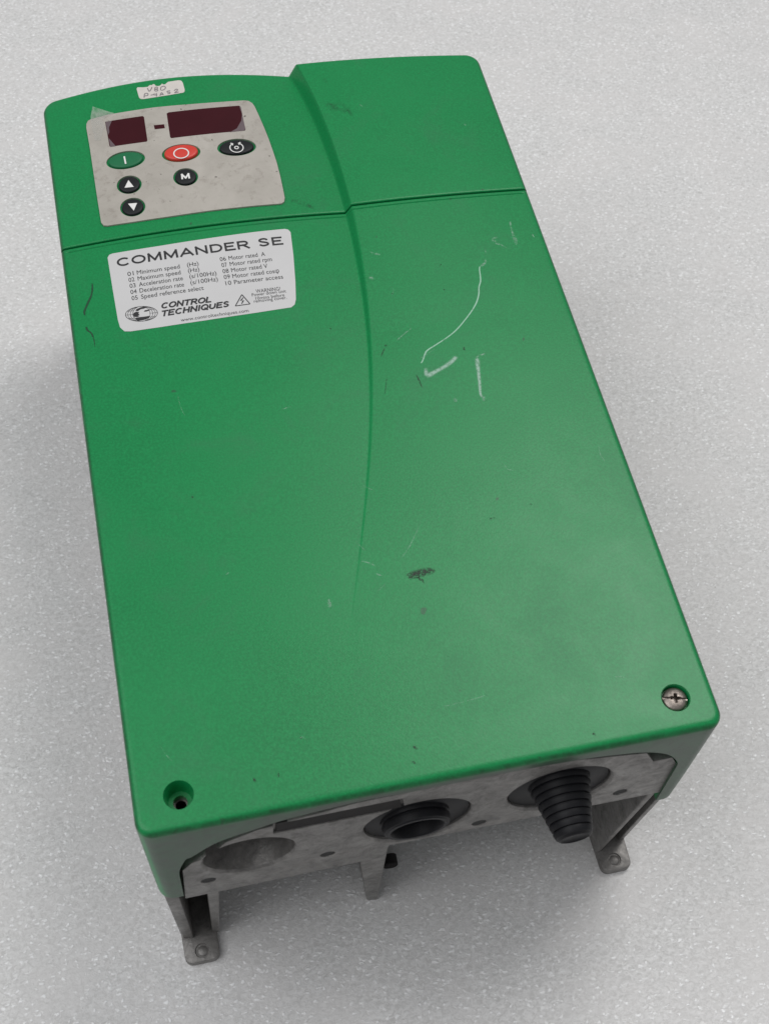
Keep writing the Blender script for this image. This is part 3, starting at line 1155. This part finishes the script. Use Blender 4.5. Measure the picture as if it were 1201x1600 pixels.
TS('COMMANDER', (86, 292), (867, 182), 4.3, .195, gap=.36)
TS('SE', (917, 173), (1063, 160), 4.3, .195, gap=.4)
SM = 2.05
for num, body, unit, yy in (('01', 'Minimum speed', '(Hz)', ((150, 345), (186, 339), (205, 336), (456, 299), (499, 291), (566, 281))),
                            ('02', 'Maximum speed', '(Hz)', ((157, 380), (191, 374), (210, 371), (461, 334), (505, 325), (571, 315))),
                            ('03', 'Acceleration rate', '(s/100Hz)', ((163, 415), (198, 409), (217, 406), (474, 368), (513, 359), (671, 338))),
                            ('04', 'Deceleration rate', '(s/100Hz)', ((168, 451), (204, 445), (221, 442), (481, 405), (519, 395), (679, 373))),
                            ('05', 'Speed reference select', None, ((175, 487), (210, 481), (230, 478), (596, 425)))):
    T(num, yy[0], yy[1], SM)
    T(body, yy[2], yy[3], SM)
    if unit:
        T(unit, yy[4], yy[5], SM)
for num, body, yy in (('06', 'Motor rated  A', ((692, 258), (727, 253), (743, 251), (956, 226))),
                      ('07', 'Motor rated rpm', ((702, 293), (734, 288), (750, 286), (996, 256))),
                      ('08', 'Motor rated V', ((708, 329), (743, 324), (758, 322), (970, 296))),
                      ('09', 'Motor rated cos\u03c6', ((715, 363), (751, 358), (765, 357), (1038, 324))),
                      ('10', 'Parameter access', ((725, 399), (759, 394), (775, 392), (1061, 359)))):
    T(num, yy[0], yy[1], SM)
    T(body, yy[2], yy[3], SM)
TS('CONTROL', (341, 538), (652, 497), 2.9, .23, .3, .36)
TS('TECHNIQUES', (343, 584), (755, 523), 2.9, .23, .3, .36)
T('www.controltechniques.com', (462, 612), (859, 555), 1.55)
T('WARNING!', (902, 444), (1045, 428), 1.75)
T('Power down unit', (878, 464), (1078, 440), 1.45)
T('10mins before', (900, 484), (1069, 463), 1.45)
T('removing cover.', (890, 501), (1082, 478), 1.45)
# warning triangle with flash
bm = bmesh.new()
tri = P(crop([(818, 453), (780, 520), (866, 508), (818, 453)], 160, 340, 3.753))
for a, b in zip(tri[:-1], tri[1:]):
    ribbon(bm, [a, b], [.38, .38], TO, 1)
fl = P(crop([(826, 470), (812, 489), (827, 487), (817, 508)], 160, 340, 3.753))
ribbon(bm, fl, [.3, .7, .7, .3], TO, 1)
obj('warning_triangle', bm, M_ink, lab)
# globe emblem
gx = lambda pts: P(crop(pts, 170, 450, 8.007))
bm = bmesh.new()
gc = (412, 327)
ua, ub = (200, -16), (-12, -92)         # half axes of the globe in crop pixels


def gp(a, r=1.0, rx=1.0):
    return (gc[0] + ua[0] * math.cos(a) * rx * r + ub[0] * math.sin(a) * r, gc[1] + ua[1] * math.cos(a) * rx * r + ub[1] * math.sin(a) * r)


for rx in (1.0, .86, .70, .54):
    pts = gx([gp(a, 1, rx) for a in np.linspace(0, 2 * math.pi, 33)])
    ribbon(bm, pts, [.22 if rx == 1 else .16] * len(pts), TO, 1)
for vv in (.5, 0, -.5):
    e = math.sqrt(1 - vv * vv)
    for s0, s1 in ((-1, -.5), (.5, 1)):
        ribbon(bm, gx([(gc[0] + ua[0] * t * e + ub[0] * vv, gc[1] + ua[1] * t * e + ub[1] * vv) for t in (s0, (s0 + s1) / 2, s1)]), [.15] * 3, TO, 1)
obj('globe_emblem', bm, M_ink, lab)
for blob in ([(335, 290), (350, 268), (400, 246), (455, 237), (508, 240), (470, 250), (440, 262), (405, 268), (380, 282), (372, 292)],
             [(312, 318), (345, 300), (385, 305), (372, 320), (388, 338), (362, 345), (388, 352), (365, 366), (325, 366), (308, 345)],
             [(335, 378), (390, 368), (450, 362), (520, 350), (505, 375), (470, 395), (420, 408), (375, 412), (345, 402)],
             [(440, 300), (455, 282), (515, 272), (512, 286), (470, 298)]):
    drape('globe_emblem', gx(blob), TO - .03, TO, M_ink, lab, step=0)

# ---- torn paper sticker with faint pen writing
st_px = crop([(150, 320), (165, 293), (260, 293), (300, 290), (340, 285), (360, 265), (385, 252), (410, 255), (432, 238), (455, 240), (470, 263), (500, 272), (540, 268), (565, 250), (585, 228), (605, 245), (640, 240), (665, 215), (690, 198),
              (860, 173), (900, 176), (920, 188), (940, 220), (970, 335), (968, 362), (945, 383), (700, 425), (480, 460), (270, 492), (228, 491), (205, 480), (190, 462)], 200, 110, 10.918)
stick = drape('paper_sticker', P(st_px), -.1, .15, M_paper, drive, step=3, label='small torn cream paper sticker with faded pen writing')
hw = [[(335, 305), (350, 340), (368, 362), (395, 330), (412, 290)],
      [(460, 355), (465, 300), (500, 290), (505, 315), (470, 328), (510, 335), (505, 355), (462, 358)],
      [(560, 345), (565, 295), (610, 275), (640, 290), (630, 325), (575, 348)],
      [(278, 470), (290, 405), (335, 398), (345, 418), (330, 436), (288, 440)],
      [(392, 428), (440, 418)],
      [(455, 400), (448, 425), (500, 418)], [(485, 392), (492, 450)],
      [(548, 438), (575, 385), (608, 425)], [(560, 420), (600, 412)],
      [(722, 352), (672, 362), (680, 380), (715, 378), (715, 398), (675, 405)],
      [(790, 352), (825, 325), (850, 335), (830, 360), (800, 388), (868, 372)]]
bm = bmesh.new()
for s in hw:
    ribbon(bm, P(crop(s, 200, 110, 10.918)), [.42] * len(s), .22, 5)
obj('handwriting', bm, M_inkfaint, stick)

# ---- scuffs, chalk strokes and scratches on the covers
def marks(name, strokes, mat, parent, off=.045, n=6):
    """one object per stroke; coverage fades towards the stroke's rim"""
    for pts, wd in strokes:
        wd = wd if isinstance(wd, (list, tuple)) else [wd] * len(pts)
        bm = bmesh.new()
        lay = bm.verts.layers.float.new('cover')
        data = spline([(p[0], p[1], w) for p, w in zip(P(pts), wd)], n)
        prev = None
        N = len(data)
        for i, (x, y, w) in enumerate(data):
            a_ = data[max(i - 1, 0)]
            b_ = data[min(i + 1, N - 1)]
            dx, dy = b_[0] - a_[0], b_[1] - a_[1]
            l = math.hypot(dx, dy) or 1
            w = max(w, .1) * 1.35
            row = []
            for f in (.5, .25, 0, -.25, -.5):
                qx, qy = x - dy / l * w * f, y + dx / l * w * f
                v = bm.verts.new((qx, qy, surf(qx, qy) + off))
                v[lay] = max(0.0, 1 - abs(f) * 2) * min(1.0, min(i, N - 1 - i) / 2.5)
                row.append(v)
            if prev:
                for k in range(4):
                    bm.faces.new((prev[k], prev[k + 1], row[k + 1], row[k]))
            prev = row
        obj(name, bm, mat, parent)


C6 = lambda pts: crop(pts, 620, 340, 5.333)
C7 = lambda pts: crop(pts, 440, 300, 2.4242)
marks('chalk_line', [(C6([(690, 405), (686, 430), (692, 480), (695, 530), (682, 580), (680, 640), (660, 710), (620, 780), (560, 860), (500, 930), (430, 990), (340, 1050), (255, 1105), (232, 1140), (215, 1190), (198, 1215)]),
                      [.5, .5, .55, .6, .55, .6, .6, .55, .5, .55, .45, .5, .6, .6, .5, .5])], M_chalk_thin, lower)
marks('chalk_stroke', [(C6([(240, 1252), (243, 1290), (262, 1312), (330, 1278), (400, 1240), (460, 1195), (495, 1155)]), [1.0, 1.5, 2.0, 1.5, 1.5, 1.6, 1.5]),
                       (C6([(665, 1165), (668, 1200), (678, 1290), (688, 1390), (695, 1470), (715, 1500)]), [.6, 1.6, 1.3, 1.1, .9, .7])], M_chalk, lower)
marks('chalk_stroke', [(C6([(650, 1200), (670, 1160), (740, 1130)]), [.8, .7, .8]), (C6([(700, 1500), (715, 1490), (725, 1515), (710, 1520)]), 1.0), (C6([(470, 1530), (485, 1520), (498, 1535)]), [.5, 1.4, .5]),
                       (C6([(690, 405), (715, 395), (735, 370), (735, 345)]), [.6, 1.1, 1.0, .3]), (C6([(940, 30), (950, 80), (965, 140), (985, 190), (993, 235)]), [.8, .7, .9, 1.6, .3]),
                       (C6([(835, 160), (805, 175), (802, 195), (825, 200)]), 1.0), (C6([(815, 215), (860, 225), (910, 250)]), [1.2, .7, .3]), (C6([(735, 265), (738, 300)]), [.4, .3])], M_chalk_faint, lower)
marks('light_scratch', [(C7([(435, 562), (455, 545), (495, 512)]), [.5, .4, .3]), (C7([(300, 1398), (330, 1405), (358, 1418)]), .4), (C7([(355, 1445), (382, 1455)]), .5), (C7([(518, 1270), (485, 1340), (455, 1385)]), .3),
                        (C7([(330, 228), (375, 238)]), .9), (C7([(330, 322), (350, 330)]), 1.2), (C7([(178, 1550), (185, 1575)]), 1.2),
                        ([(830, 365), (835, 372)], .5), ([(440, 640), (455, 635)], .3), ([(513, 935), (516, 945)], .7), ([(690, 1105), (730, 1095), (760, 1086)], .25), ([(350, 900), (360, 893)], .3)], M_chalk_faint, lower)
marks('dark_scuff', [(C7([(474, 1458), (500, 1450), (530, 1442), (560, 1436), (582, 1434)]), [1.8, 2.6, 2.8, 2.4, .7]), (C7([(512, 1458), (530, 1470), (540, 1482)]), [1.2, .9, .3])], M_dark, lower)
marks('dark_scuff', [(C7([(395, 578), (392, 585)]), 1.1), (C7([(390, 590), (375, 625)]), [.4, .5]), (C7([(687, 585), (692, 600)]), .8), (C7([(508, 690), (520, 715), (532, 742)]), [.4, .6, .4]),
                     (C7([(605, 272), (595, 284)]), .5), (C7([(612, 372), (617, 368)]), .6), (C7([(418, 382), (420, 388)]), .5), (C7([(390, 770), (398, 700)]), .3),
                     (C7([(940, 1180), (948, 1186)]), .5), (C7([(785, 1238), (810, 1233)]), .6), ([(645, 1165), (652, 1172)], .8), ([(643, 1190), (649, 1193)], .7), ([(395, 1215), (400, 1222)], .7),
                     ([(435, 1205), (436, 1215)], .5), ([(925, 1145), (930, 1150)], .8), ([(300, 775), (302, 779)], .5), ([(515, 512), (518, 515)], .5)], M_dark, lower)
rs = random.Random(11)
hl = []
for k in range(16):
    u, v = rs.uniform(220, 960), rs.uniform(420, 1180)
    if 160 < u < 470 and v < 530:
        continue
    a_, l_ = rs.uniform(-2.2, 1.0), rs.uniform(8, 42)
    bend = rs.uniform(-4, 4)
    du, dv = math.cos(a_) * l_, math.sin(a_) * l_
    e = px(u + du, v + dv)
    if 4 < e[0] < 186 and 4 < e[1] < 236:
        hl.append(([(u, v), (u + du / 2 - bend, v + dv / 2 + bend), (u + du, v + dv)], [.12, .22, .12]))
marks('light_scratch', hl, M_chalk_faint, lower)
C8 = lambda pts: crop(pts, 60, 340, 7.273)
marks('dark_scratch', [(C8([(612, 745), (616, 800), (605, 880), (570, 960), (535, 1040), (525, 1075), (530, 1115)]), [.4, .7, .7, .9, .8, .8, .5]),
                       (C8([(545, 1240), (560, 1280), (600, 1310), (620, 1345), (635, 1395), (648, 1480)]), [.8, .7, .6, .6, .4, .2])], M_scratch, lower)
C4 = lambda pts: crop(pts, 420, 60, 2.86)
marks('grey_smudge', [(C4([(255, 292), (290, 305), (330, 310), (375, 350)]), [2.2, 4.5, 4.0, 1.0]), (C4([(240, 175), (262, 200)]), [.8, 1.5]), (C4([(95, 725), (150, 735), (210, 765)]), [1.5, 2.5, 1.0])], M_smudge, upper)
marks('light_scratch', [(C4([(405, 295), (418, 305)]), .4), (C4([(158, 430), (163, 434)]), .6), (C4([(870, 380), (880, 390)]), .6)], M_chalk_faint, upper)
